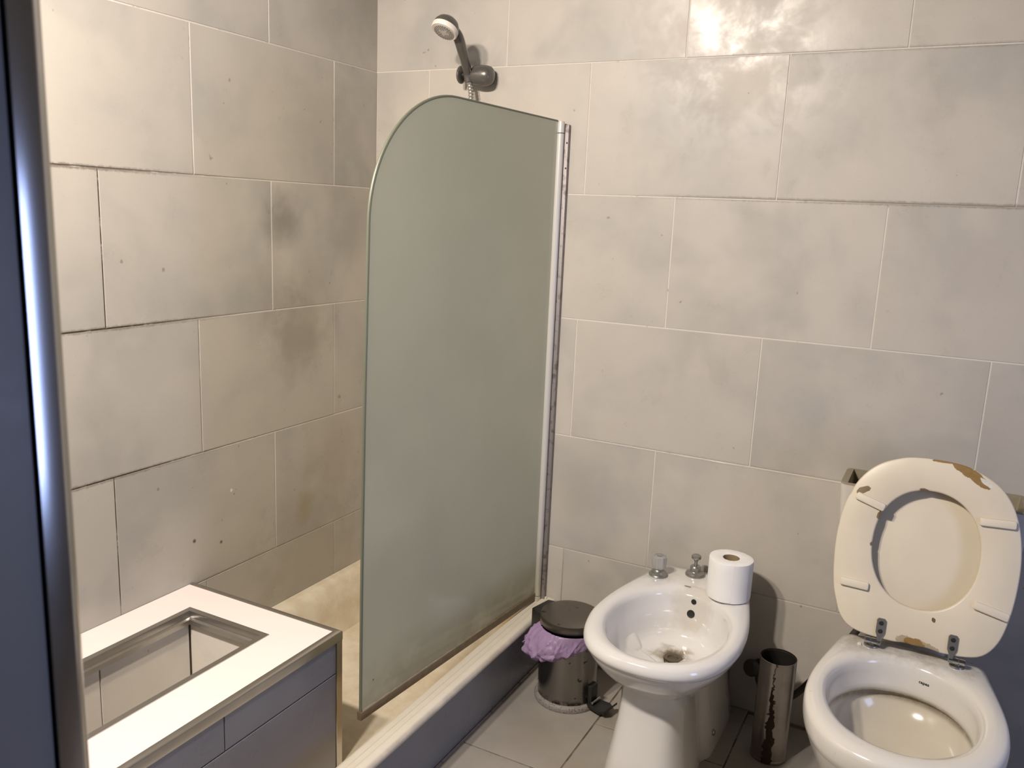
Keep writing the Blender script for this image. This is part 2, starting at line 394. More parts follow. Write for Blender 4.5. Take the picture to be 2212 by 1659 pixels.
def tube(pts, rad, n=12, bm=None, cap=True):
    """rad: number or list"""
    P = [Vector(p) for p in pts]; R = rad if isinstance(rad, (list, tuple)) else [rad]*len(P)
    rings = []; up = Vector((0, 0, 1)); prev = None
    for i, p in enumerate(P):
        t = (P[min(i+1, len(P)-1)] - P[max(i-1, 0)]).normalized()
        if prev is None:
            a = t.cross(up); a = a.normalized() if a.length > 1e-3 else Vector((1, 0, 0))
        else:
            a = (prev - t * prev.dot(t)).normalized()
        prev = a; b = t.cross(a)
        rings.append([p + (a*math.cos(2*PI*j/n) + b*math.sin(2*PI*j/n))*R[i] for j in range(n)])
    return loft(rings, cap, cap, bm)
def box(a, b, bm=None, bev=0., seg=2):
    own = bm is None; bm = bm or BM()
    a, b = Vector(a), Vector(b); c = (a+b)/2; s = b-a
    r = bmesh.ops.create_cube(bm, size=1, matrix=Matrix.Translation(c) @ Matrix.Diagonal((abs(s.x), abs(s.y), abs(s.z), 1)))
    if bev:
        vs = set(r['verts']); es = [e for e in bm.edges if e.verts[0] in vs and e.verts[1] in vs]
        bmesh.ops.bevel(bm, geom=es, offset=bev, segments=seg, profile=.5, affect='EDGES')
    return bm
def prism(outline, frame, d0, d1, bev=0., seg=2, holes=None):
    """outline (list of (u,v)) extruded along w from d0 to d1; frame(u,v,w) -> world. Optional hole outline of equal count."""
    n = len(outline)
    if holes is None:
        rings = []
        if bev:
            cu = sum(p[0] for p in outline)/n; cv = sum(p[1] for p in outline)/n
            def inset(k):
                out = []
                for i in range(n):
                    a = Vector(outline[i-1]); b = Vector(outline[i]); c = Vector(outline[(i+1) % n])
                    t = (c-a).normalized(); nn = Vector((t.y, -t.x))
                    if nn.dot(b - Vector((cu, cv))) < 0: nn = -nn
                    out.append(b - nn*k)
                return out
            prof = [(bev*(1-math.sin(t)), bev*(1-math.cos(t))) for t in (PI/2*j/seg for j in range(seg+1))]
            lo = [(bev*(1-math.sin(PI/2*j/seg)), bev*(1-math.cos(PI/2*j/seg))) for j in range(seg+1)]
            for ins, dep in lo: rings.append([frame(p[0], p[1], d0 + dep) for p in inset(ins)])
            for ins, dep in reversed(lo): rings.append([frame(p[0], p[1], d1 - dep) for p in inset(ins)])
        else:
            rings = [[frame(u, v, d0) for u, v in outline], [frame(u, v, d1) for u, v in outline]]
        return loft(rings)
    # ring with a hole: loop rings outer->inner
    e = bev or .0005
    def off(pts, k, sgn):
        out = []; cu = sum(p[0] for p in pts)/n; cv = sum(p[1] for p in pts)/n
        for u, v in pts:
            r = Vector((u-cu, v-cv)); r = r*(1 + sgn*k/max(r.length, 1e-6)); out.append((cu+r.x, cv+r.y))
        return out
    seq = [(off(holes, 0, 1), d0+e), (off(holes, e, 1), d0), (off(outline, e, -1), d0), (outline, d0+e), (outline, d1-e), (off(outline, e*.3, -1), d1-e*.3),
           (off(outline, e, -1), d1), (off(holes, e, 1), d1), (off(holes, e*.3, 1), d1-e*.3), (off(holes, 0, 1), d1-e)]
    bm = BM(); V = [[bm.verts.new(frame(u, v, d)) for u, v in pts] for pts, d in seq]
    for a, b in zip(V, V[1:] + V[:1]): quadloop(bm, a, b)
    bmesh.ops.recalc_face_normals(bm, faces=bm.faces)
    return bm

# ------------------------------------------------------------------ tiles: each one an object, alike ones share a mesh
TILE = {}
def tile_mesh(w, h, d=.008, c=.0009):
    key = (round(w, 4), round(h, 4), d)
    if key not in TILE:
        w2, h2 = w/2, h/2
        def rect(i, z): return [(-w2+i, -h2+i, z), (w2-i, -h2+i, z), (w2-i, h2-i, z), (-w2+i, h2-i, z)]
        vs = rect(0, -d) + rect(0, -c) + rect(c*.35, -c*.35) + rect(c, 0)
        fs = [(3, 2, 1, 0)]
        for k in range(3):
            for i in range(4): fs.append((k*4+i, k*4+(i+1) % 4, k*4+4+(i+1) % 4, k*4+4+i))
        fs.append((12, 13, 14, 15))
        me = bpy.data.meshes.new('tile'); me.from_pydata(vs, [], fs); me.update(); TILE[key] = me
    return TILE[key]
def tile(parent, mat, p, u, v, w, h, jitter=.0003, name='tile'):
    """tile centred at p on its visible face, u/v in-plane axes"""
    me = tile_mesh(w, h)
    key = me.name + mat
    if key not in TILE:
        m2 = me.copy(); m2.materials.append(M[mat]); TILE[key] = m2
    u, v = Vector(u), Vector(v); n = u.cross(v)
    o = bpy.data.objects.new(name, TILE[key]); COL.objects.link(o); o.parent = parent
    mtx = Matrix((u, v, n)).transposed().to_4x4()
    j = Matrix.Rotation(random.uniform(-1, 1)*.0009, 4, 'X') @ Matrix.Rotation(random.uniform(-1, 1)*.0009, 4, 'Y')
    mtx = Matrix.Translation(Vector(p) + n*random.uniform(-jitter, jitter) - (ROOT[parent.name] if parent.name in ROOT else Vector())) @ mtx @ j
    o.matrix_local = mtx
    return o
def structure(name, bm, mat, smooth=False):
    o = part(name, bm, mat, smooth=smooth); o['kind'] = 'structure'; return o
JW = .0030
HALF, RISE = .24933, 1/3
ROWS = [0, .3333, .6687, 1.0, 1.3333, 1.6667, 2.0, 2.3333, 2.6667]
def wall_tiles(parent, mat, fp, u, smin, smax, off, parity0, skip=None):
    """fp(s,z) -> world point, joints at s = off + j*HALF with j parity alternating by row"""
    for r in range(8):
        z0, z1 = ROWS[r], ROWS[r+1]; par = (parity0 + r) % 2
        js = [off + j*HALF for j in range(-12, 24) if j % 2 == par]
        ed = [smin] + [s for s in js if smin + .012 < s < smax - .012] + [smax]
        for a, b in zip(ed, ed[1:]):
            a2 = a + (JW/2 if a != smin else .0008); b2 = b - (JW/2 if b != smax else .0008)
            p = fp((a2+b2)/2, (z0+z1)/2)
            if skip and skip(a2, b2, z0, z1): continue
            tile(parent, mat, p, u, (0, 0, 1), b2-a2, z1-z0-JW)

XR, YF, ZC = 2.60, -1.861, 2.6667
REC = .0011
wl = structure('wall_left', box((-.12, -1.97, -.02), (-REC, .1, ZC)), 'grout')
wall_tiles(wl, 'tile_left', lambda s, z: (0, -s, z), (0, 1, 0), 0.0, 1.86, -.053, 1)
wb = structure('wall_back', box((-.0011, REC, -.02), (XR+.1, .12, ZC)), 'grout')
wall_tiles(wb, 'tile_back', lambda s, z: (s, 0, z), (1, 0, 0), 0.0, XR, -.066, 1)
bm = BM()     # right wall with a window opening
for a, b in (((XR, -1.97, -.02), (XR+.1, -1.18, ZC)), ((XR, -.82, -.02), (XR+.1, 0, ZC)), ((XR, -1.18, -.02), (XR+.1, -.82, .60)), ((XR, -1.18, 1.30), (XR+.1, -.82, ZC))): box(a, b, bm)
structure('wall_right', bm, 'dark_tile')
bm = box((XR+.03, -1.18, .60), (XR+.05, -.82, 1.30))
structure('window_1', bm, 'white')
bm = BM()     # door wall: the photographer stands in its opening
for a, b in (((0, YF-.11, -.02), (1.189, YF+.002, ZC)), ((1.95, YF-.11, -.02), (XR, YF, ZC)), ((1.189, YF-.11, 2.05), (1.95, YF, ZC))): box(a, b, bm)
wf = structure('wall_front', bm, 'dark_tile')
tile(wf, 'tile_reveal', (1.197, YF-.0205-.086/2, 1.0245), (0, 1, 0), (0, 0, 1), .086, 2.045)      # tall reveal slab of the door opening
structure('ceiling', box((-.12, -1.97, ZC), (XR+.1, .12, ZC+.08)), 'paint')
fl = structure('floor', box((-.12, -3.0, -.08), (XR+.1, .12, -.0022)), 'floor_grout')
for ci in range(0, 6):
    x0 = .577 + (ci-1)*.3333; x1 = x0 + .3333
    off = -.0135 if ci % 2 == 1 else -.2705
    ys = [0.] + sorted([off - k*.4987 for k in range(-1, 5) if -1.86 < off - k*.4987 < -.01], reverse=True) + [-1.86]
    xa, xb = max(x0, .6585), min(x1, XR)
    if xb - xa < .02: continue
    for a, b in zip(ys, ys[1:]):
        if abs(a-b) < .02: continue
        tile(fl, 'tile_floor', ((xa+xb)/2, (a+b)/2, 0), (1, 0, 0), (0, 1, 0), xb-xa-.004, abs(a-b)-.004)

for xa, xb in ((.002, .2437), (.2437, .577), (.577, .6585)):      # floor beyond the end of the tray
    tile(fl, 'tile_floor', ((xa+xb)/2, (-1.404-1.86)/2, 0), (1, 0, 0), (0, 1, 0), xb-xa-.004, 1.86-1.404-.004)
# door jamb trim: quarter-round aluminium corner bead, flat leg on the reveal
prof = [(1.1972, YF-.0195), (1.1990, YF-.0195), (1.1990, YF-.0070), (1.1986, YF-.0056), (1.1978, YF-.0045),
        (1.1925, YF+.0012), (1.1908, YF+.0026), (1.1885, YF+.0034), (1.1700, YF+.0035), (1.1700, YF+.0022), (1.186, YF+.0022), (1.1965, YF-.009)]
rings = [[(x, y, z) for x, y in prof] for z in (0.0, 2.05)]
structure('trim_1', loft(rings), 'alu_jamb', smooth=True)

# ------------------------------------------------------------------ tray apron (tiled) and caulk line
ap = structure('trim_2', box((.60, -1.40, -.003), (.655, -.002, .157)), 'grout')
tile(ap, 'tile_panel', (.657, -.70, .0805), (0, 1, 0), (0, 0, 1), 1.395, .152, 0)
bm = tube([(.6585, -.003, .0), (.6585, -1.40, .0)], .0045, 8)
o = part('caulk_bead', bm, 'aged_shaded_alu', ap)

# ------------------------------------------------------------------ shower tray
def rrect(x0, x1, y0, y1, r, n=10):
    pts = []
    for cx, cy, a0 in ((x1-r, y1-r, 0), (x0+r, y1-r, PI/2), (x0+r, y0+r, PI), (x1-r, y0+r, 3*PI/2)):
        for j in range(n+1): a = a0 + PI/2*j/n; pts.append((cx + r*math.cos(a), cy + r*math.sin(a)))
    return pts
TY0, TY1 = -1.40, -.002
def tr(x0, x1, y0, y1, r, z, z2=None): return [(x, y, z if z2 is None else z + (z2-z)*max(0, min(1, (x-.5)/.12))) for x, y in rrect(x0, x1, y0, y1, r)]
tray = thing('shower_tray', (.33, -.70, 0), 'yellowed cream shower tray with ridged rim along the left wall', 'shower tray')
def tq(x1, z, r=.01, k=0.): return [(x, y, zz) for x, y, zz in tr(.001 + k, x1, TY0 + k, TY1 - k*.7, r, .1625 if z > .1625 else z, z)]
rings = [tq(.6600, .1560, .004), tq(.6675, .1575, .005), tq(.6705, .1610, .006), tq(.6705, .1650, .006), tq(.6680, .1690, .006), tq(.6630, .1715, .006, .003),
         tq(.6530, .1735, .008, .006), tq(.6460, .1735, .008, .008), tq(.6425, .1720, .009, .010), tq(.6415, .1675, .009, .011), tq(.6385, .1665, .010, .012),
         tq(.6250, .1660, .014, .018), tq(.6225, .1655, .015, .019), tq(.6215, .1620, .016, .020), tq(.6185, .1610, .018, .021),
         tr(.026, .606, TY0+.04, TY1-.020, .03, .1590, .1600), tr(.033, .598, TY0+.05, TY1-.027, .045, .156, .1565),
         tr(.042, .588, TY0+.06, TY1-.035, .06, .146), tr(.055, .578, TY0+.07, TY1-.05, .075, .125), tr(.065, .565, TY0+.08, TY1-.06, .085, .085),
         tr(.075, .553, TY0+.09, TY1-.07, .09, .045), tr(.088, .538, TY0+.10, TY1-.085, .095, .018), tr(.12, .50, TY0+.14, TY1-.12, .09, .008), tr(.2, .42, TY0+.3, TY1-.3, .08, .006)]
part('tray_body', loft(rings, False, True), 'tray', tray, angle=38)

# ------------------------------------------------------------------ tiled box with white top and open well
BX, BY0, BY1, BZ = .468, -1.398, -.736, .343
bx = thing('tiled_box', (.234, -1.06, .006), 'tiled box with bright white top and rectangular open well beside left wall', 'tiled box')
HX0, HX1, HY0, HY1 = .113, .331, -1.285, -.851
bm = BM()     # carcass: four sides around the well
for a, b in (((.002, BY0, .008), (HX0-.012, BY1-.010, BZ-.012)), ((HX1+.012, BY0, .008), (BX-.010, BY1-.010, BZ-.012)),
             ((HX0-.012, HY1+.012, .008), (HX1+.012, BY1-.010, BZ-.012)), ((HX0-.012, BY0, .008), (HX1+.012, HY0-.012, BZ-.012)),
             ((HX0-.012, HY0-.012, .008), (HX1+.012, HY1+.012, .02))): box(a, b, bm)
part('carcass', bm, 'grout', bx, smooth=False)
# outer tiles on the right and far faces
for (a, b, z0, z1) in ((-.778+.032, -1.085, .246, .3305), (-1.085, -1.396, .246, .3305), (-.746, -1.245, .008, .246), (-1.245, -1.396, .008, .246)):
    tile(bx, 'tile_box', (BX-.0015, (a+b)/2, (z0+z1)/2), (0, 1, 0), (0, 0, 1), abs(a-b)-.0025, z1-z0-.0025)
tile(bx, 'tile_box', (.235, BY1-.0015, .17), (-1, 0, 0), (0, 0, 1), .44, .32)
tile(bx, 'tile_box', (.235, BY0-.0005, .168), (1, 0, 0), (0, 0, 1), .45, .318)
# well lining tiles
for (y0, y1) in ((HY0, -1.085), (-1.083, HY1)):
    tile(bx, 'tile_well', (HX0-.004, (y0+y1)/2, .17), (0, 1, 0), (0, 0, 1), abs(y1-y0)-.001, .292)
    tile(bx, 'tile_well', (HX1+.004, (y0+y1)/2, .17), (0, -1, 0), (0, 0, 1), abs(y1-y0)-.001, .292)
tile(bx, 'tile_well', ((HX0+HX1)/2, HY1+.004, .17), (1, 0, 0), (0, 0, 1), HX1-HX0+.006, .292)
tile(bx, 'tile_well', ((HX0+HX1)/2, HY0-.004, .17), (-1, 0, 0), (0, 0, 1), HX1-HX0+.006, .292)
# white top slab with the well cut out
def frame_slab(x0, x1, y0, y1, hx0, hx1, hy0, hy1, z0, z1):
    bm = BM(); o = [(x0, y0), (x1, y0), (x1, y1), (x0, y1)]; h = [(hx0, hy0), (hx1, hy0), (hx1, hy1), (hx0, hy1)]
    V = [[bm.verts.new((*p, z)) for p in pts] for pts, z in ((h, z0), (o, z0), (o, z1), (h, z1))]
    for a, b in zip(V, V[1:]+V[:1]): quadloop(bm, a, b)
    bmesh.ops.recalc_face_normals(bm, faces=bm.faces); return bm
part('white_top', frame_slab(.001, BX-.014, BY0, BY1-.013, HX0-.004, HX1+.004, HY0-.004, HY1+.004, BZ-.012, BZ-.0015), 'white', bx, smooth=False, label='bright white top slab')
# aluminium trims: rounded L along the far and right top edges, corner post, inner frame
def miter_bar(p0, p1, inn, out_w, drop, z, lip=.0, c0=0., c1=0.):
    """bar from p0 to p1 (outer edge, xy); inn: inward unit vector; mitred ends c0/c1 = shift of the inner edge along the bar"""
    p0, p1, inn = Vector((*p0, 0)), Vector((*p1, 0)), Vector((*inn, 0)); d = (p1-p0).normalized()
    prof = [(0.0, -drop), (0.0, -.004), (.0012, -.0012), (.004, 0.0), (out_w-.002, 0.0), (out_w, -.0012), (out_w, -.004), (.0035, -.006), (.0035, -drop)]
    rings = []
    for p, c in ((p0, c0), (p1, c1)):
        rings.append([p + inn*w + d*(c*w) + Vector((0, 0, z+h)) for w, h in prof])
    return loft(rings)
part('edge_trim', miter_bar((.001, BY1), (BX, BY1), (0, -1), .015, .022, BZ, c1=-1), 'alu', bx)
part('edge_trim', miter_bar((BX, BY0-.004), (.001, BY0-.004), (0, 1), .015, .022, BZ, c0=0), 'alu', bx)
part('edge_trim', miter_bar((BX, BY1), (BX, BY0), (-1, 0), .0175, .022, BZ, c0=1), 'alu', bx)
bm = BM()
box((BX-.018, BY1-.0025, .008), (BX-.0005, BY1-.0002, BZ-.022), bm, .0008, 1); box((BX-.0025, BY1-.020, .008), (BX-.0002, BY1-.0005, BZ-.023), bm, .0008, 1)
lt = tube([(BX-.0032, BY1-.0032, .008), (BX-.0032, BY1-.0032, BZ-.022)], .0032, 10, bm)
part('corner_trim', bm, 'alu', bx)
part('corner_gasket', box((BX-.0030, BY1-.0222, .008), (BX-.0004, BY1-.0208, BZ-.024)), 'dark_line', bx)
# inner frame (four mitred pieces), a step down to the well
def inner_bar(p0, p1, outw):
    p0, p1, o = Vector((*p0, 0)), Vector((*p1, 0)), Vector((*outw, 0)); d = (p1-p0).normalized()
    prof = [(.014, 0.0005), (.0005, .0005), (0., -.0008), (0., -.016), (-.006, -.0185), (-.006, -.030), (.003, -.030), (.003, -.006), (.014, -.002)]
    rings = [[p + o*w + d*(c*w) + Vector((0, 0, BZ+h)) for w, h in prof] for p, c in ((p0, -1), (p1, 1))]
    return loft(rings)
c = [(HX0, HY0), (HX1, HY0), (HX1, HY1), (HX0, HY1)]
for i, ow in enumerate(((0, -1), (1, 0), (0, 1), (-1, 0))):
    part('well_trim', inner_bar(c[i], c[(i+1) % 4], ow), 'alu', bx)

# ------------------------------------------------------------------ frosted shower screen
scr = thing('shower_screen', (.605, -.02, .165), 'frosted grey-green glass shower screen with one rounded top corner', 'shower screen')
HP = Vector((.6055, -.020, 0)); SD = Vector((-.0797, -.9968, 0)); SNn = Vector((.9968, -.0797, 0))
def sf(s, z, w): return HP + SD*s + SNn*w + Vector((0, 0, z))
arc = [(.455 + .284*math.cos(t), 1.243 + .277*math.sin(t)) for t in (PI/2*j/22 for j in range(23))]
out = [(.006, .180), (.752, .180), (.7515, .45), (.747, .85)] + arc + [(.2, 1.519), (.006, 1.518)]
part('glass_panel', prism(out, sf, -.003, .003, .0006, 1), 'glass', scr, smooth=False)
edge = [(.7525, .18), (.7520, .45), (.7475, .85)] + arc + [(.006, 1.519)]
part('polished_edge', tube([sf(s, z, 0) for s, z in edge], .0036, 8), plain('glass_edge', (.13, .14, .10), .45), scr)
part('bottom_seal', prism([(.004, .1655), (.757, .1655), (.757, .185), (.004, .187)], sf, -.0065, .0065, .002, 2), 'seal', scr)
rng = random.Random(8)
rings = []
for k in range(249):      # ragged lime crust where the seal meets the glass, thickest at the free end
    q_ = k/248; S_ = .008 + .743*q_
    nz = noise.noise(Vector((S_*55, 1.3, 0)))*.6 + noise.noise(Vector((S_*160, 4.1, 0)))*.5
    hh = max(.0003, .0014 + .0028*nz + .0050*max(0, (S_-.69)/.06)*(.6+.6*nz))
    ww = .0004 + .25*hh
    rings.append([sf(S_, .1848, .0029), sf(S_, .1848, .0034 + ww), sf(S_, .1852 + hh*.6, .0033 + ww*.7), sf(S_, .1855 + hh, .0030)])
part('limescale_crust', loft(rings), 'scale', scr, angle=25)
part('hinge_post', lathe([(.0092, .178), (.0098, .180), (.0098, 1.488)], (.6135, -.0195, 0)), 'profile', scr)
part('post_cap', lathe([(.0100, 1.490), (.0100, 1.514), (.0088, 1.519)], (.6135, -.0195, 0)), 'profile', scr, label='cream plastic cap on the hinge post')
part('post_cap', lathe([(.0102, .160), (.0102, .176)], (.6135, -.0195, 0)), 'profile', scr, label='yellowed bottom cap of the hinge post')
part('glass_channel', box((.5985, -.0285, .172), (.6050, -.0150, 1.518), None, .0015), 'profile', scr)
part('gasket', box((.5965, -.0330, .180), (.5990, -.0260, 1.516), None, .0004, 1), 'dark_line', scr)
bm = box((.6010, -.0130, .160), (.6335, -.0006, 1.512), None, .0015)
wc = part('wall_channel', bm, 'aged_shaded_alu', scr)
for z in (1.465, 1.40):
    part('screw', lathe([(.0025, 0), (.0025, .0008)], (.6300, -.0128, z), (0, -1, 0), 10), 'dark_line', wc)

# ------------------------------------------------------------------ hand shower, hose and wall holder
hs = thing('hand_shower', (.34, -.05, 1.64), 'grey hand shower with white spray face hanging high on back wall', 'shower head')
FN = Vector((-.11, -.473, -.875)).normalized(); FC = Vector((.3515, -.190, 1.7255))
prof = [(.0335, .004), (.0345, 0.0), (.0345, -.004), (.0345, -.008)]
part('face_ring', lathe([(.0285, .0035), (.0325, .0045), (.0350, .0015), (.0350, -.0080), (.0335, -.0090)], FC, FN, 48, None, True, True), 'plastic_white', hs)
fp = part('spray_plate', lathe([(.0285, .0020), (.0285, .0042), (.0270, .0048), (.010, .0052)], FC, FN, 40), plain('warm_grey_plastic', (.52, .48, .43), .45), hs)
q = FN.to_track_quat('Z', 'Y'); bm = BM()
for r, n in ((.0110, 11), (.0160, 16), (.0205, 20), (.0245, 24)):
    for j in range(n):
        a = 2*PI*j/n + r*40
        if r < .014 and j % 3 == 0: continue
        p = FC + q @ Vector((r*math.cos(a), r*math.sin(a), .0046))
        lathe([(.0019, 0), (.0015, .0014)], p, FN, 6, bm)
o = part('spray_nozzles', bm, 'nozzle', fp); o['kind'] = 'stuff'
BK = FC - FN*.0085
part('head_shell', lathe([(.0338, 0), (.0342, -.003), (.0325, -.012), (.0270, -.021), (.018, -.0275), (.008, -.030)], FC - FN*.0075, FN, 40), 'chrome_satin', hs)
hp = catmull([FC - FN*.0175 + Vector((.001, .008, .0)), (.3650, -.1480, 1.7205), (.3610, -.1150, 1.690), (.3530, -.0830, 1.665), (.3445, -.0580, 1.645), (.3455, -.0515, 1.622)], 7)
n = len(hp)
part('handle', tube(hp, [.0148 - .0033*(i/(n-1)) for i in range(n)], 20), 'chrome_satin', hs)
# flexible hose: ribbed, drops behind the screen
ctrl = [(.3460, -.0505, 1.622), (.3500, -.048, 1.600), (.3520, -.046, 1.560), (.3535, -.040, 1.30), (.345, -.045, .95), (.32, -.06, .60), (.29, -.075, .45), (.24, -.06, .48), (.20, -.035, .62), (.19, -.02, .74)]
fine = catmull(ctrl, 60); hpth = [fine[0]]; acc = 0.
for p, q_ in zip(fine, fine[1:]):
    d = (q_-p).length; t = 0.
    while acc + (d - t) >= .0021:
        t += .0021 - acc; acc = 0.; hpth.append(p.lerp(q_, t/d))
    acc += d - t
R = [(.0074, .0080, .0074, .0064)[i % 4] for i in range(len(hpth))]
part('hose', tube(hpth, R, 14), 'hose_steel', hs)
hd = thing('shower_holder', (.37, -.03, 1.642), 'dark grey round wall bracket gripping the hand shower', 'bracket')
AX = Vector((1, .10, -.05)).normalized(); O = Vector((.3085, -.043, 1.643))
part('cradle_disc', lathe([(.012, 0), (.0200, .0010), (.0235, .0045), (.0235, .0085), (.020, .0105)], O, AX, 36), 'chrome_satin', hd)
part('cradle_hub', lathe([(.0125, .006), (.0125, .046)], O + Vector((0, .010, 0)), AX, 24), 'black', hd)
part('bracket_body', lathe([(.020, .042), (.0235, .0445), (.0262, .056), (.0275, .070), (.0268, .084), (.0240, .095), (.018, .101), (.008, .1035)], O, AX, 40), 'chrome_satin', hd)
part('wall_mount', lathe([(.022, -.001), (.022, .012), (.017, .020), (.016, .045)], (.378, -.0005, 1.639), (0, -1, 0), 32), 'chrome_satin', hd)

# ------------------------------------------------------------------ wall mixer hidden behind the screen is not shown and not built
# ------------------------------------------------------------------ pedal bin
BC = Vector((.796, -.190, 0))
pb = thing('pedal_bin', tuple(BC), 'small steel pedal bin with dark spots between tray and bidet', 'bin')
part('base_ring', lathe([(.078, .0002), (.0885, .001), (.0895, .008), (.0865, .015), (.0815, .018)], BC, n=56), 'base_ring', pb)
part('bin_body', lathe([(.0805, .015), (.0800, .03), (.0795, .205), (.0805, .2085), (.0785, .2090), (.0770, .05)], BC, n=64, cap1=False), 'bin_steel', pb)
LC = BC + Vector((-.006, .010, 0))
part('lid', lathe([(.0795, .2125), (.0825, .2115), (.0830, .2150), (.0830, .2300), (.0815, .2335), (.076, .2350), (.040, .2365), (.001, .2370)], LC, n=64), 'lid_steel', pb)
hdv = Vector((-.975, .22, 0)).normalized(); side = Vector((-hdv.y, hdv.x, 0))
def hf(u, v, w): return BC + hdv*u + side*v + Vector((0, 0, w))
bm = prism([(.066, -.044), (.096, -.040), (.1075, -.034), (.1075, .034), (.096, .040), (.066, .044)], hf, .165, .2330, .005, 3)
part('hinge_block', bm, 'black', pb)
part('back_rail', prism([(.081, -.012), (.094, -.010), (.094, .010), (.081, .012)], hf, .012, .17, .002, 2), 'black', pb)
pdv = Vector((.97, -.22, 0)).normalized(); ps = Vector((-pdv.y, pdv.x, 0))
def pf(u, v, w): return BC + pdv*u + ps*v + Vector((0, 0, w))
bm = prism([(.074, -.020), (.090, -.024), (.122, -.028), (.134, -.020), (.134, .020), (.122, .028), (.090, .024), (.074, .020)], pf, .010, .019, .003, 2)
pd = part('pedal', bm, 'black', pb)
bm = BM(); rings = []
for u, z, w in ((.132, .014, .026), (.140, .024, .026), (.146, .030, .022)):
    rings.append([pf(u, -w, z-.003), pf(u, w, z-.003), pf(u, w, z+.003), pf(u, -w, z+.003)])
part('pedal_tip', loft(rings), 'black', pd)
bm = prism([(.077, -.016), (.088, -.013), (.088, .013), (.077, .016)], pf, .016, .068, .002, 2)
part('pedal_slot', bm, 'black', pb)
part('pedal_pin', lathe([(.0035, -.018), (.0035, .018)], pf(.094, 0, .026), tuple(ps), 14), 'chrome', pb)

# bin liner: purple film folded over the rim
bm = BM(); NA, NR = 220, 22; grid = []
cdir = Vector((-.80, -.60, 0)).normalized()
fold = [(rng.uniform(0, 2*PI), rng.uniform(-.9, .9), rng.uniform(.035, .10), rng.uniform(.004, .0085)) for _ in range(44)]
for i in range(NA):
    a = 2*PI*i/NA; d = Vector((math.cos(a), math.sin(a), 0)); k = max(0, d.dot(cdir)); k2 = .5 + .5*d.dot(cdir)
    drop = .014 + .070*(k2**1.25) + .005*noise.noise(d*3.1 + Vector((3, 1, 0)))
    flare = .003 + .034*k**1.6
    col = []
    for j in range(NR):
        t = j/(NR-1); z = .2108 - drop*t
        wr = .0040*noise.noise(Vector((d.x*5.5, d.y*5.5, t*2.2)))
        for a0, sl, w, amp in fold:      # sharp slanted creases
            x = (a - a0 - sl*(t-.4)*.9 + PI) % (2*PI) - PI
            if abs(x) < w: wr += amp*(1 - abs(x)/w)*(.4 + .9*k)
        wr += .011*(.3+k)*noise.turbulence(Vector((d.x*7, d.y*7, t*3)), 2, True) - .004
        r = .0815 + flare*math.sin(min(1, t*1.15)*PI*.62) + wr*(.25 + .75*t)
        if t > .85: r -= (t-.85)*.045*(1+k)
        r = max(r, .0812)
        col.append(bm.verts.new(BC + d*r + Vector((0, 0, z + .006*noise.noise(d*7)*t))))
    grid.append(col)
for i in range(NA):
    A, B = grid[i], grid[(i+1) % NA]
    for j in range(NR-1): bm.faces.new((A[j], B[j], B[j+1], A[j+1]))
lin = part('bin_liner', bm, 'liner', None, angle=30)
tag(lin, 'crumpled purple plastic bag folded over the pedal bin rim', 'bin bag')
md = lin.modifiers.new('thickness', 'SOLIDIFY'); md.thickness = .0004; md.offset = 1

# ------------------------------------------------------------------ sanitary ware helpers
def star(poly, c, n):
    """radius of closed polygon poly around c for n angles"""
    out = []
    P = [Vector((p[0]-c[0], p[1]-c[1])) for p in poly]
    for i in range(n):
        a = 2*PI*i/n; d = Vector((math.cos(a), math.sin(a))); best = .001
        for p, q2 in zip(P, P[1:]+P[:1]):
            e = q2-p; den = d.x*e.y - d.y*e.x
            if abs(den) < 1e-12: continue
            t = (p.x*e.y - p.y*e.x)/den; s = (p.x*d.y - p.y*d.x)/den
            if t > 0 and -1e-6 <= s <= 1+1e-6: best = max(best, t)
        out.append(best)
    return out
def mirror_outline(half, cx, k=8):
    """half: (halfwidth, y) from front centre to rear centre -> smooth closed outline; last two points keep a corner"""
    r = [(h, y) for h, y in half]
    sm = catmull([Vector((-r[1][0], r[1][1], 0))] + [Vector((h, y, 0)) for h, y in r[:-1]], k)[k:]
    right = [(p.x, p.y) for p in sm] + [r[-1]]
    left = [(-x, y) for x, y in reversed(right[1:-1])]
    return [(cx+x, y) for x, y in right + left]
NS = 112
def smooth_list(r, it=2):
    n = len(r)
    for _ in range(it): r = [(r[i-1] + 2*r[i] + r[(i+1) % n])/4 for i in range(n)]
    return r
def ell(cx, cy, a, bf, bb=None, p=2.0):
    pts = []
    for i in range(160):
        t = 2*PI*i/160; c, s = math.cos(t), math.sin(t); b = bf if s < 0 else (bb or bf)
        pts.append((cx + a*math.copysign(abs(c)**(2/p), c), cy + b*math.copysign(abs(s)**(2/p), s)))
    return pts
def body_rings(c, specs):
    """specs: (radius list, z or list of z)"""
    rings = []
    for r, z in specs:
        rings.append([(c[0] + r[i]*math.cos(2*PI*i/NS), c[1] + r[i]*math.sin(2*PI*i/NS), z) for i in range(NS)])
    return rings
def lerp(a, b, t): return [x + (y-x)*t for x, y in zip(a, b)]
def scl(a, k): return [x*k for x in a]

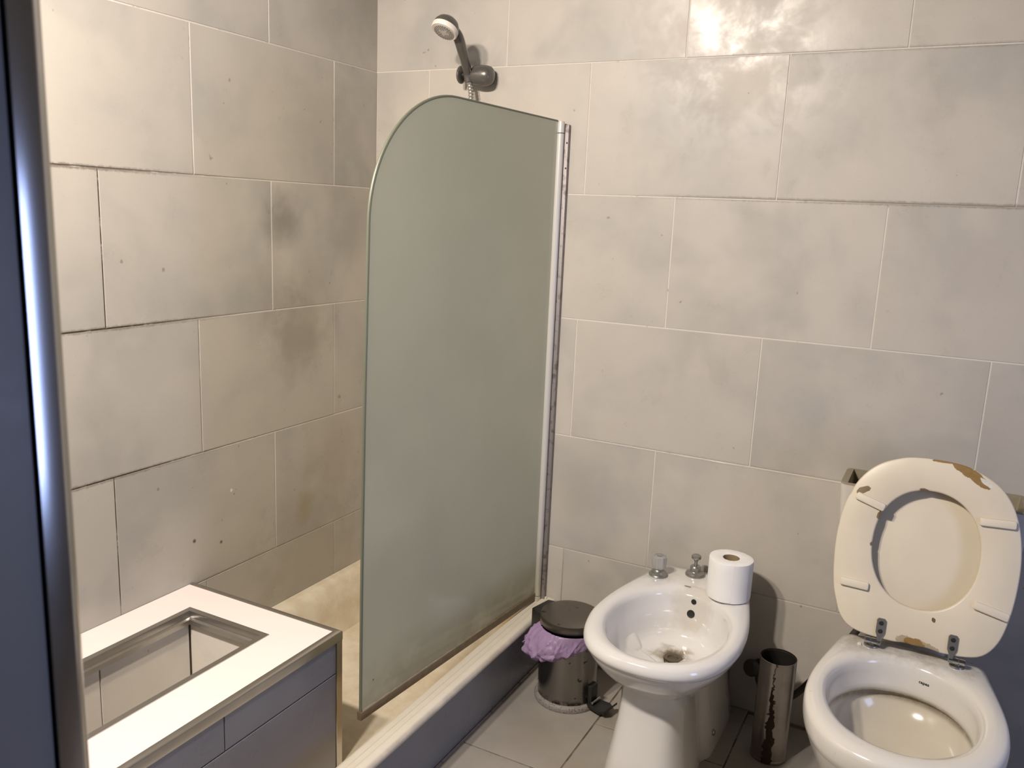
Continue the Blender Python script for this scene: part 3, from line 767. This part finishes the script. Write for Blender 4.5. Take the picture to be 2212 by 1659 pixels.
# ------------------------------------------------------------------ bidet
bd = thing('bidet', (1.10, -.30, 0), 'white porcelain bidet with dirty drain standing next to the pedal bin', 'bidet')
cB = (1.10, -.335)
outB = mirror_outline([(0, -.572), (.062, -.564), (.118, -.532), (.156, -.472), (.174, -.396), (.176, -.330), (.168, -.250), (.152, -.170), (.134, -.095), (.120, -.022), (.114, -.010), (0, -.008)], 1.098)
rO = smooth_list(star(outB, cB, NS), 2)
rH = star(ell(1.100, -.345, .135, .186, .180), cB, NS)
rPt = smooth_list(star(mirror_outline([(0, -.470), (.050, -.462), (.070, -.430), (.077, -.385), (.074, -.31), (.069, -.268), (.084, -.256), (.087, -.10), (.087, -.03), (.086, -.012), (0, -.010)], 1.098), cB, NS), 1)
rPb = smooth_list(star(mirror_outline([(0, -.510), (.060, -.500), (.090, -.460), (.099, -.40), (.096, -.32), (.091, -.272), (.106, -.258), (.109, -.10), (.108, -.03), (.106, -.012), (0, -.010)], 1.098), cB, NS), 1)
def sink(k): return star(ell(1.099, -.300 - .045*k, .135*k, .184*k, .178*k), cB, NS)
dr = lambda r: star(ell(1.098, -.268, r, r), cB, NS)
specs = [(dr(.022), .232), (dr(.026), .2405), (dr(.034), .2430), (dr(.055), .2445), (lerp(dr(.075), rH, .25), .2480), (lerp(dr(.075), rH, .55), .2570), (lerp(dr(.075), rH, .78), .272),
         (scl(rH, .935), .295), (scl(rH, .972), .320), (scl(rH, .992), .343), (rH, .354), (scl(rH, 1.018), .3635), (lerp(rH, rO, .22), .3690), (lerp(rH, rO, .5), .3715), (lerp(rH, rO, .78), .3705), (scl(rO, .982), .3655), (scl(rO, .996), .358),
         (rO, .353), (scl(rO, .997), .348), (scl(rO, .985), .3435), (scl(rO, .970), .3405), (scl(rO, .963), .3380), (scl(rO, .955), .333), (lerp(scl(rO, .935), rPt, .06), .318), (lerp(scl(rO, .93), rPt, .26), .296),
         (lerp(scl(rO, .93), rPt, .52), .275), (lerp(scl(rO, .93), rPt, .78), .258), (lerp(scl(rO, .93), rPt, .94), .247), (rPt, .240), (rPt, .20), (lerp(rPt, rPb, .10), .165), (lerp(rPt, rPb, .40), .105), (lerp(rPt, rPb, .80), .045), (rPb, .012), (rPb, 0.0)]
bm = loft(body_rings(cB, specs))
tree = BVHTree.FromBMesh(bm)
part('bidet_bowl', bm, 'bidet', bd, angle=75)
def stick(o, d): h = tree.ray_cast(Vector(o), Vector(d).normalized()); return h[0], h[1]
def disc_on(name, o, d, r, mat, parent, depth=.0012, n=24):
    p, nn = stick(o, d)
    if nn.dot(Vector(d)) > 0: nn = -nn
    return part(name, lathe([(r*1.04, -.004), (r*1.02, .0012), (r*.97, .0016), (r*.90, .0010), (r*.5, .0008)], p, tuple(nn), n), mat, parent)
disc_on('overflow_hole', (1.108, -.345, .347), (.02, 1, 0), .0065, 'hole', bd)  # flat black discs: the dark inside the holes is painted on
disc_on('overflow_hole', (1.108, -.345, .312), (.0, 1, .02), .0098, 'hole', bd)
part('drain', lathe([(.019, -.004), (.022, .0008), (.020, .0016), (.0135, .0008), (.012, -.003)], (1.098, -.268, .2395), n=30), plain('grimy_drain', (.11, .09, .06), .55, .3), bd)
# taps
def tap_base(o, parent): return part('tap_base', lathe([(.024, 0), (.0245, .003), (.0225, .006), (.0185, .008), (.018, .012), (.0145, .0145), (.0125, .018)], o, n=36), 'chrome_dull', parent)
o = Vector((.999, -.112, .3712)); tp = thing('x', (0, 0, 0), '', ''); bpy.data.objects.remove(tp)
def ecc(n_l, r0, r1):  # fluted knob outline
    return [r0 + (r1-r0)*(.5+.5*math.cos(n_l*2*PI*i/64)) for i in range(64)]
tb = part('tap', lathe([(.024, 0), (.0248, .003), (.0225, .0060), (.0185, .008), (.0180, .012), (.0145, .0145), (.0120, .019)], o, n=36), 'chrome_dull', bd)
rings = []
for k, z in ((.55, .017), (.86, .019), (1., .024), (1.06, .034), (1.08, .046), (1.0, .0515), (.80, .0535)):
    rr = ecc(8, .0165, .0187); rings.append([(o.x + rr[i]*k*math.cos(2*PI*i/64), o.y + rr[i]*k*math.sin(2*PI*i/64), o.z+z) for i in range(64)])
part('tap_knob', loft(rings), 'acrylic', tb, label='clear fluted acrylic knob')
part('knob_cap', lathe([(.0075, .0530), (.0075, .0550), (.0055, .0560)], o, n=24), 'chrome', tb)
o = Vector((1.082, -.060, .3705))
tb = part('tap', lathe([(.025, 0), (.0255, .004), (.0235, .008), (.0150, .011), (.0135, .013), (.0140, .024), (.0115, .027)], o, n=36), 'chrome_dull', bd, label='grey pop-up rod fitting')
part('lift_rod', lathe([(.0042, .024), (.0042, .040), (.0060, .041), (.0060, .045), (.0120, .047), (.0128, .050), (.0122, .0545), (.009, .0565)], o, n=28), 'chrome_dull', tb)
p, nn = stick((1.45, -.225, .050), (-1, 0, 0))
part('bolt_cap', lathe([(.0078, -.001), (.0078, .003), (.005, .0055)], p, tuple(nn), 20), 'chrome_dull', bd)
part('maker_mark', box((1.077, -.1385, .3705), (1.093, -.1365, .3713)), 'nozzle', bd)

# ------------------------------------------------------------------ toilet paper roll on the bidet
RC = Vector((1.186, -.136, .3722))
tr_ = thing('toilet_roll', tuple(RC), 'white toilet paper roll standing on the rear rim of the bidet', 'toilet paper')
bm = BM(); n = 72; rings = []
def rr(i, k): a = 2*PI*i/n; return (.0535 + .0009*math.sin(3*a+1) + .0005*noise.noise(Vector((math.cos(a)*4, math.sin(a)*4, k*2.))))
for rad, z in (('in', .004), ('in', .099), (.026, .1003), (.047, .1005), (.985, .0985), (1.0, .0955), (1.0, .08), (1.002, .05), (1.0, .02), (.998, .005), (.985, .0015), (.030, .001), ('in', .004)):
    ring = []
    for i in range(n):
        a = 2*PI*i/n
        r = .0205 if rad == 'in' else (rad if rad < .5 else rr(i, z*20)*rad)
        ring.append(RC + Vector((r*math.cos(a), r*math.sin(a), z + (.0006*noise.noise(Vector((math.cos(a)*6, math.sin(a)*6, 2))) if z > .09 else 0))))
    rings.append(ring)
part('paper', loft(rings, False, False), 'paper', tr_)
part('cardboard_core', lathe([(.0204, .003), (.0204, .0985), (.0192, .0985), (.0192, .003), (.0204, .003)], RC, n=40, cap0=False, cap1=False), 'card', tr_)
a0 = math.radians(-70)
part('loose_sheet', loft([[RC + Vector((.0546*math.cos(a0 + t*.1), .0546*math.sin(a0 + t*.1), z)) for t in range(9)] + [RC + Vector((.0540*math.cos(a0 + t*.1), .0540*math.sin(a0 + t*.1), z)) for t in reversed(range(9))] for z in (.002, .0985)]), 'paper', tr_)

# ------------------------------------------------------------------ toilet brush holder
bh = thing('brush_holder', (*BR, 0), 'tall open steel toilet brush holder streaked with dark rust', 'brush holder')
part('holder_tube', lathe([(.038, .003), (.0425, .006), (.0425, .258), (.0428, .2620), (.0415, .2625), (.0410, .2600), (.0405, .012)], (*BR, 0), n=64, cap0=True, cap1=True), 'rusty', bh, angle=50)
part('holder_foot', lathe([(.040, .0), (.0432, .001), (.0435, .006), (.042, .010)], (*BR, 0), n=48), 'rusty', bh)
part('inner_well', lathe([(.0403, .02), (.0403, .2580), (.0396, .2580), (.0396, .02)], (*BR, 0), n=48, cap0=False, cap1=True), 'hole', bh)  # black sleeve added so the shaded inside of the tube is dark by colour

# ------------------------------------------------------------------ angle valve and dark water hose behind it
av = thing('angle_valve', (1.243, 0, .145), 'dark round stop valve low on the wall behind the brush holder', 'valve')
part('valve_body', lathe([(.020, 0), (.020, .003), (.011, .006), (.011, .030)], (1.262, -.0005, .137), (0, -1, 0), 28), 'rubber', av)
part('valve_handle', lathe([(.010, -.002), (.017, .002), (.0215, .006), (.0225, .016), (.020, .022), (.012, .0245)], (1.253, -.030, .143), (-.55, -.75, .2), 28), 'rubber', av)
hose = part('water_hose', tube(catmull([(1.262, -.030, .133), (1.268, -.036, .110), (1.290, -.040, .080), (1.322, -.040, .075), (1.356, -.042, .104), (1.392, -.048, .157), (1.432, -.055, .233), (1.470, -.058, .300), (1.50, -.055, .36)], 8), .0085, 14), 'rubber')
tag(hose, 'dark flexible water hose rising behind the brush holder to the toilet', 'hose')

# ------------------------------------------------------------------ toilet
TC = 1.602
wc_ = thing('toilet', (TC, -.45, 0), 'white toilet with chipped cream seat raised against its open cistern', 'toilet')
cT = (1.60, -.455)
outT = mirror_outline([(0, -.708), (.062, -.699), (.115, -.668), (.152, -.615), (.172, -.545), (.1765, -.480), (.172, -.420), (.160, -.350), (.148, -.290), (.138, -.236), (.132, -.226), (0, -.226)], 1.603)
rO = smooth_list(star(outT, cT, NS), 2)
rH = star(ell(1.5985, -.468, .1345, .180, .158, 2.08), cT, NS)
rPt = smooth_list(star(mirror_outline([(0, -.60), (.055, -.585), (.09, -.54), (.10, -.46), (.10, -.36), (.10, -.26), (.10, -.15), (.10, -.12), (0, -.12)], TC), cT, NS), 3)
rPb = smooth_list(star(mirror_outline([(0, -.62), (.07, -.60), (.11, -.54), (.12, -.44), (.115, -.34), (.115, -.24), (.12, -.15), (.12, -.12), (0, -.12)], TC), cT, NS), 2)
sm = star(ell(1.600, -.535, .055, .060), cT, NS)
sh = star(ell(1.599, -.485, .105, .125), cT, NS)
specs = [(scl(sm, .5), .150), (scl(sm, .9), .165), (sm, .215), (lerp(sm, sh, .35), .252), (lerp(sm, sh, .8), .262), (lerp(sh, rH, .25), .268), (lerp(sh, rH, .65), .283), (scl(rH, .985), .302), (scl(rH, 1.03), .317), (scl(rH, 1.032), .322), (scl(rH, .985), .3255),
         (scl(rH, .955), .330), (scl(rH, .965), .345), (scl(rH, .985), .368), (rH, .385), (scl(rH, 1.022), .3945), (lerp(rH, rO, .25), .3990), (lerp(rH, rO, .55), .4005), (lerp(rH, rO, .82), .3990), (scl(rO, .985), .3945), (scl(rO, .997), .387), (rO, .376), (scl(rO, .997), .364),
         (scl(rO, .987), .354), (scl(rO, .974), .350), (scl(rO, .966), .345), (lerp(scl(rO, .95), rPt, .06), .325), (lerp(scl(rO, .95), rPt, .35), .275), (lerp(scl(rO, .95), rPt, .75), .225), (rPt, .19), (lerp(rPt, rPb, .4), .11), (rPb, .02), (rPb, 0.)]
bm = loft(body_rings(cT, specs)); tree = BVHTree.FromBMesh(bm)
part('toilet_bowl', bm, 'toilet', wc_, angle=75)
m = NT('still_water'); m.set(Base_Color=(.80, .80, .74), Roughness=.02, Transmission_Weight=.9, IOR=1.33); M['water'] = m.m
part('bowl_water', lathe([(.053, .203), (.053, .204)], (1.60, -.535, 0), n=40), 'water', wc_)
# maker's lettering printed on the inside of the rim
p, nn = stick((1.632, -.47, .366), (.02, 1, 0))
if nn.y > 0: nn = -nn
cu = bpy.data.curves.new('maker_lettering', 'FONT'); cu.body = 'capaa'; cu.size = .0085; cu.extrude = .0002; cu.align_x = 'CENTER'; cu.align_y = 'CENTER'; cu.space_character = 1.1; cu.offset = .00022
tmp = bpy.data.objects.new('tmp', cu); COL.objects.link(tmp)
bpy.context.view_layer.update()
me = bpy.data.meshes.new_from_object(tmp.evaluated_get(bpy.context.evaluated_depsgraph_get())); bpy.data.objects.remove(tmp)
zv = nn.normalized(); xv = Vector((0, 0, 1)).cross(zv).normalized(); yv = zv.cross(xv)
bm = BM(); bm.from_mesh(me); bpy.data.meshes.remove(me)
bm.transform(Matrix.Translation(p + zv*.0006) @ Matrix((xv, yv, zv)).transposed().to_4x4())
part('maker_lettering', bm, plain('dark_print', (.035, .03, .025), .6), wc_, smooth=False)
# cistern: open, unglazed rim
def ct(x0, x1, y0, y1, r, z): return [(x, y, z) for x, y in rrect(x0, x1, y0, y1, r, 5)]
rings = [ct(1.438, 1.766, -.128, -.004, .012, .404), ct(1.434, 1.770, -.132, -.003, .018, .412), ct(1.413, 1.791, -.140, -.002, .016, .700), ct(1.413, 1.791, -.140, -.002, .016, .705)]
cis = part('cistern', loft(rings, True, False), 'cistern', wc_, angle=50)
rings = [ct(1.413, 1.791, -.140, -.002, .016, .705), ct(1.4135, 1.7905, -.1395, -.0025, .016, .709), ct(1.428, 1.776, -.1325, -.0085, .004, .709), ct(1.432, 1.772, -.129, -.010, .004, .66), ct(1.445, 1.759, -.120, -.014, .004, .43)]
part('cistern_rim', loft(rings, False, True), 'unglazed', cis, angle=50, label='bare unglazed rim and inside of the cistern')
part('outlet_neck', box((1.535, -.20, .33), (1.669, -.03, .41), None, .02, 4), 'toilet', wc_)
# seat ring, lid behind it
def egg(pts, k=7):
    sm = catmull([(-pts[1][0], pts[1][1], 0)] + [(u, v, 0) for u, v in pts] + [(-pts[-2][0], pts[-2][1], 0)], k)[k:-k]
    right = [(p.x, p.y) for p in sm]; return right + [(-u, v) for u, v in reversed(right[1:-1])]
oR = egg([(0, -.003), (.060, -.003), (.100, .000), (.132, .012), (.155, .045), (.168, .095), (.1745, .155), (.1745, .215), (.165, .275), (.145, .325), (.112, .362), (.066, .384), (.030, .390), (0, .391)])
ocx, ocy = 0., .195
rOu = star(oR, (ocx, ocy), 144); rIn = star(ell(0, .1985, .1025, .125, .125, 2.15), (ocx, ocy), 144)
poly = lambda r: [(ocx + r[i]*math.cos(2*PI*i/144), ocy + r[i]*math.sin(2*PI*i/144)) for i in range(144)]
# chipped, broken edges along the bottom and inner edge
def chip(r, spots):
    out = []
    for i in range(144):
        a = 360*i/144; v = r[i]
        for a0, w, d in spots:
            x = abs((a-a0+180) % 360 - 180)
            if x < w: v -= d*(1-x/w)*(.6 + .8*abs(noise.noise(Vector((i*.9, a0, 0)))))
        out.append(v)
    return out
ring = part('seat_ring', prism(poly(chip(rOu, [(268, 9, .004), (278, 7, .006), (63, 16, .002), (148, 4, .003), (222, 6, .003)])), lambda u, v, w: sp(u, v, w), -.008, .008, .0035, 2, poly(chip(rIn, [(146, 7, -.006), (98, 4, -.004), (182, 3, -.003)]))), 'seat', wc_, angle=50)
part('seat_lid', prism(poly(scl(rOu, .988)), lambda u, v, w: sp(u, v, w), -.036, -.026, .0035, 3), 'seat_lid', wc_, angle=50)
for (u, v, L, rot) in ((-.1170, .2800, .062, -.30), (.1245, .2810, .066, .06), (-.1255, .1000, .058, -.02), (.1340, .1035, .066, -.20)):
    c_, s_ = math.cos(rot), math.sin(rot)
    o_ = []
    for x, y in rrect(-L/2, L/2, -.0085, .0085, .004, 4): o_.append((u + x*c_ - y*s_, v + x*s_ + y*c_))
    part('buffer', prism(o_, lambda u, v, w: sp(u, v, w), .0075, .0165, .003, 2), 'buffer', ring)
# hinges
for sgn, hx in ((-1, -.0620), (1, .0745)):
    o_ = [(hx + x, y) for x, y in ((-.0045, -.016), (.0045, -.016), (.0045, -.002), (.0092, .010), (.0092, .036), (.0060, .040), (-.0060, .040), (-.0092, .036), (-.0092, .010), (-.0045, -.002))]
    hg = part('hinge', prism(o_, lambda u, v, w: sp(u, v, w), .0082, .0125, .001, 1), 'chrome_dull', wc_, angle=30)
    for vv in (.030, .013):
        q0 = sp(hx, vv, .0125)
        part('screw_head', lathe([(.0048, -.0005), (.0048, .0006), (.0032, .0010), (.0028, .0002)], q0, tuple(SN), 18), 'hole', hg)
    b0 = sp(hx - sgn*.004, -.011, .006); 
    part('hinge_barrel', lathe([(.006, 0), (.0072, .001), (.0072, .0185), (.0062, .0190), (.0062, .0200), (.0072, .0205), (.0072, .0300), (.006, .0312)], b0, (sgn, 0, 0), 24), 'chrome', hg)
    fx = TC + hx + sgn*.014
    part('hinge_foot', lathe([(.0150, .3985), (.0155, .4010), (.0145, .4030), (.0070, .4040), (.0060, .4150)], (fx, -.274, 0), n=28), 'chrome_dull', hg)

tag(part('paint_flake', prism([(1.4990, -.2850), (1.5030, -.2890), (1.5075, -.2870), (1.5065, -.2800), (1.5015, -.2785)], lambda u, v, w: Vector((u, v, w)), .3995, .4035, .0008, 1), 'plastic_white', None),
    'small cream paint flake lying on the toilet deck by left hinge', 'flake')
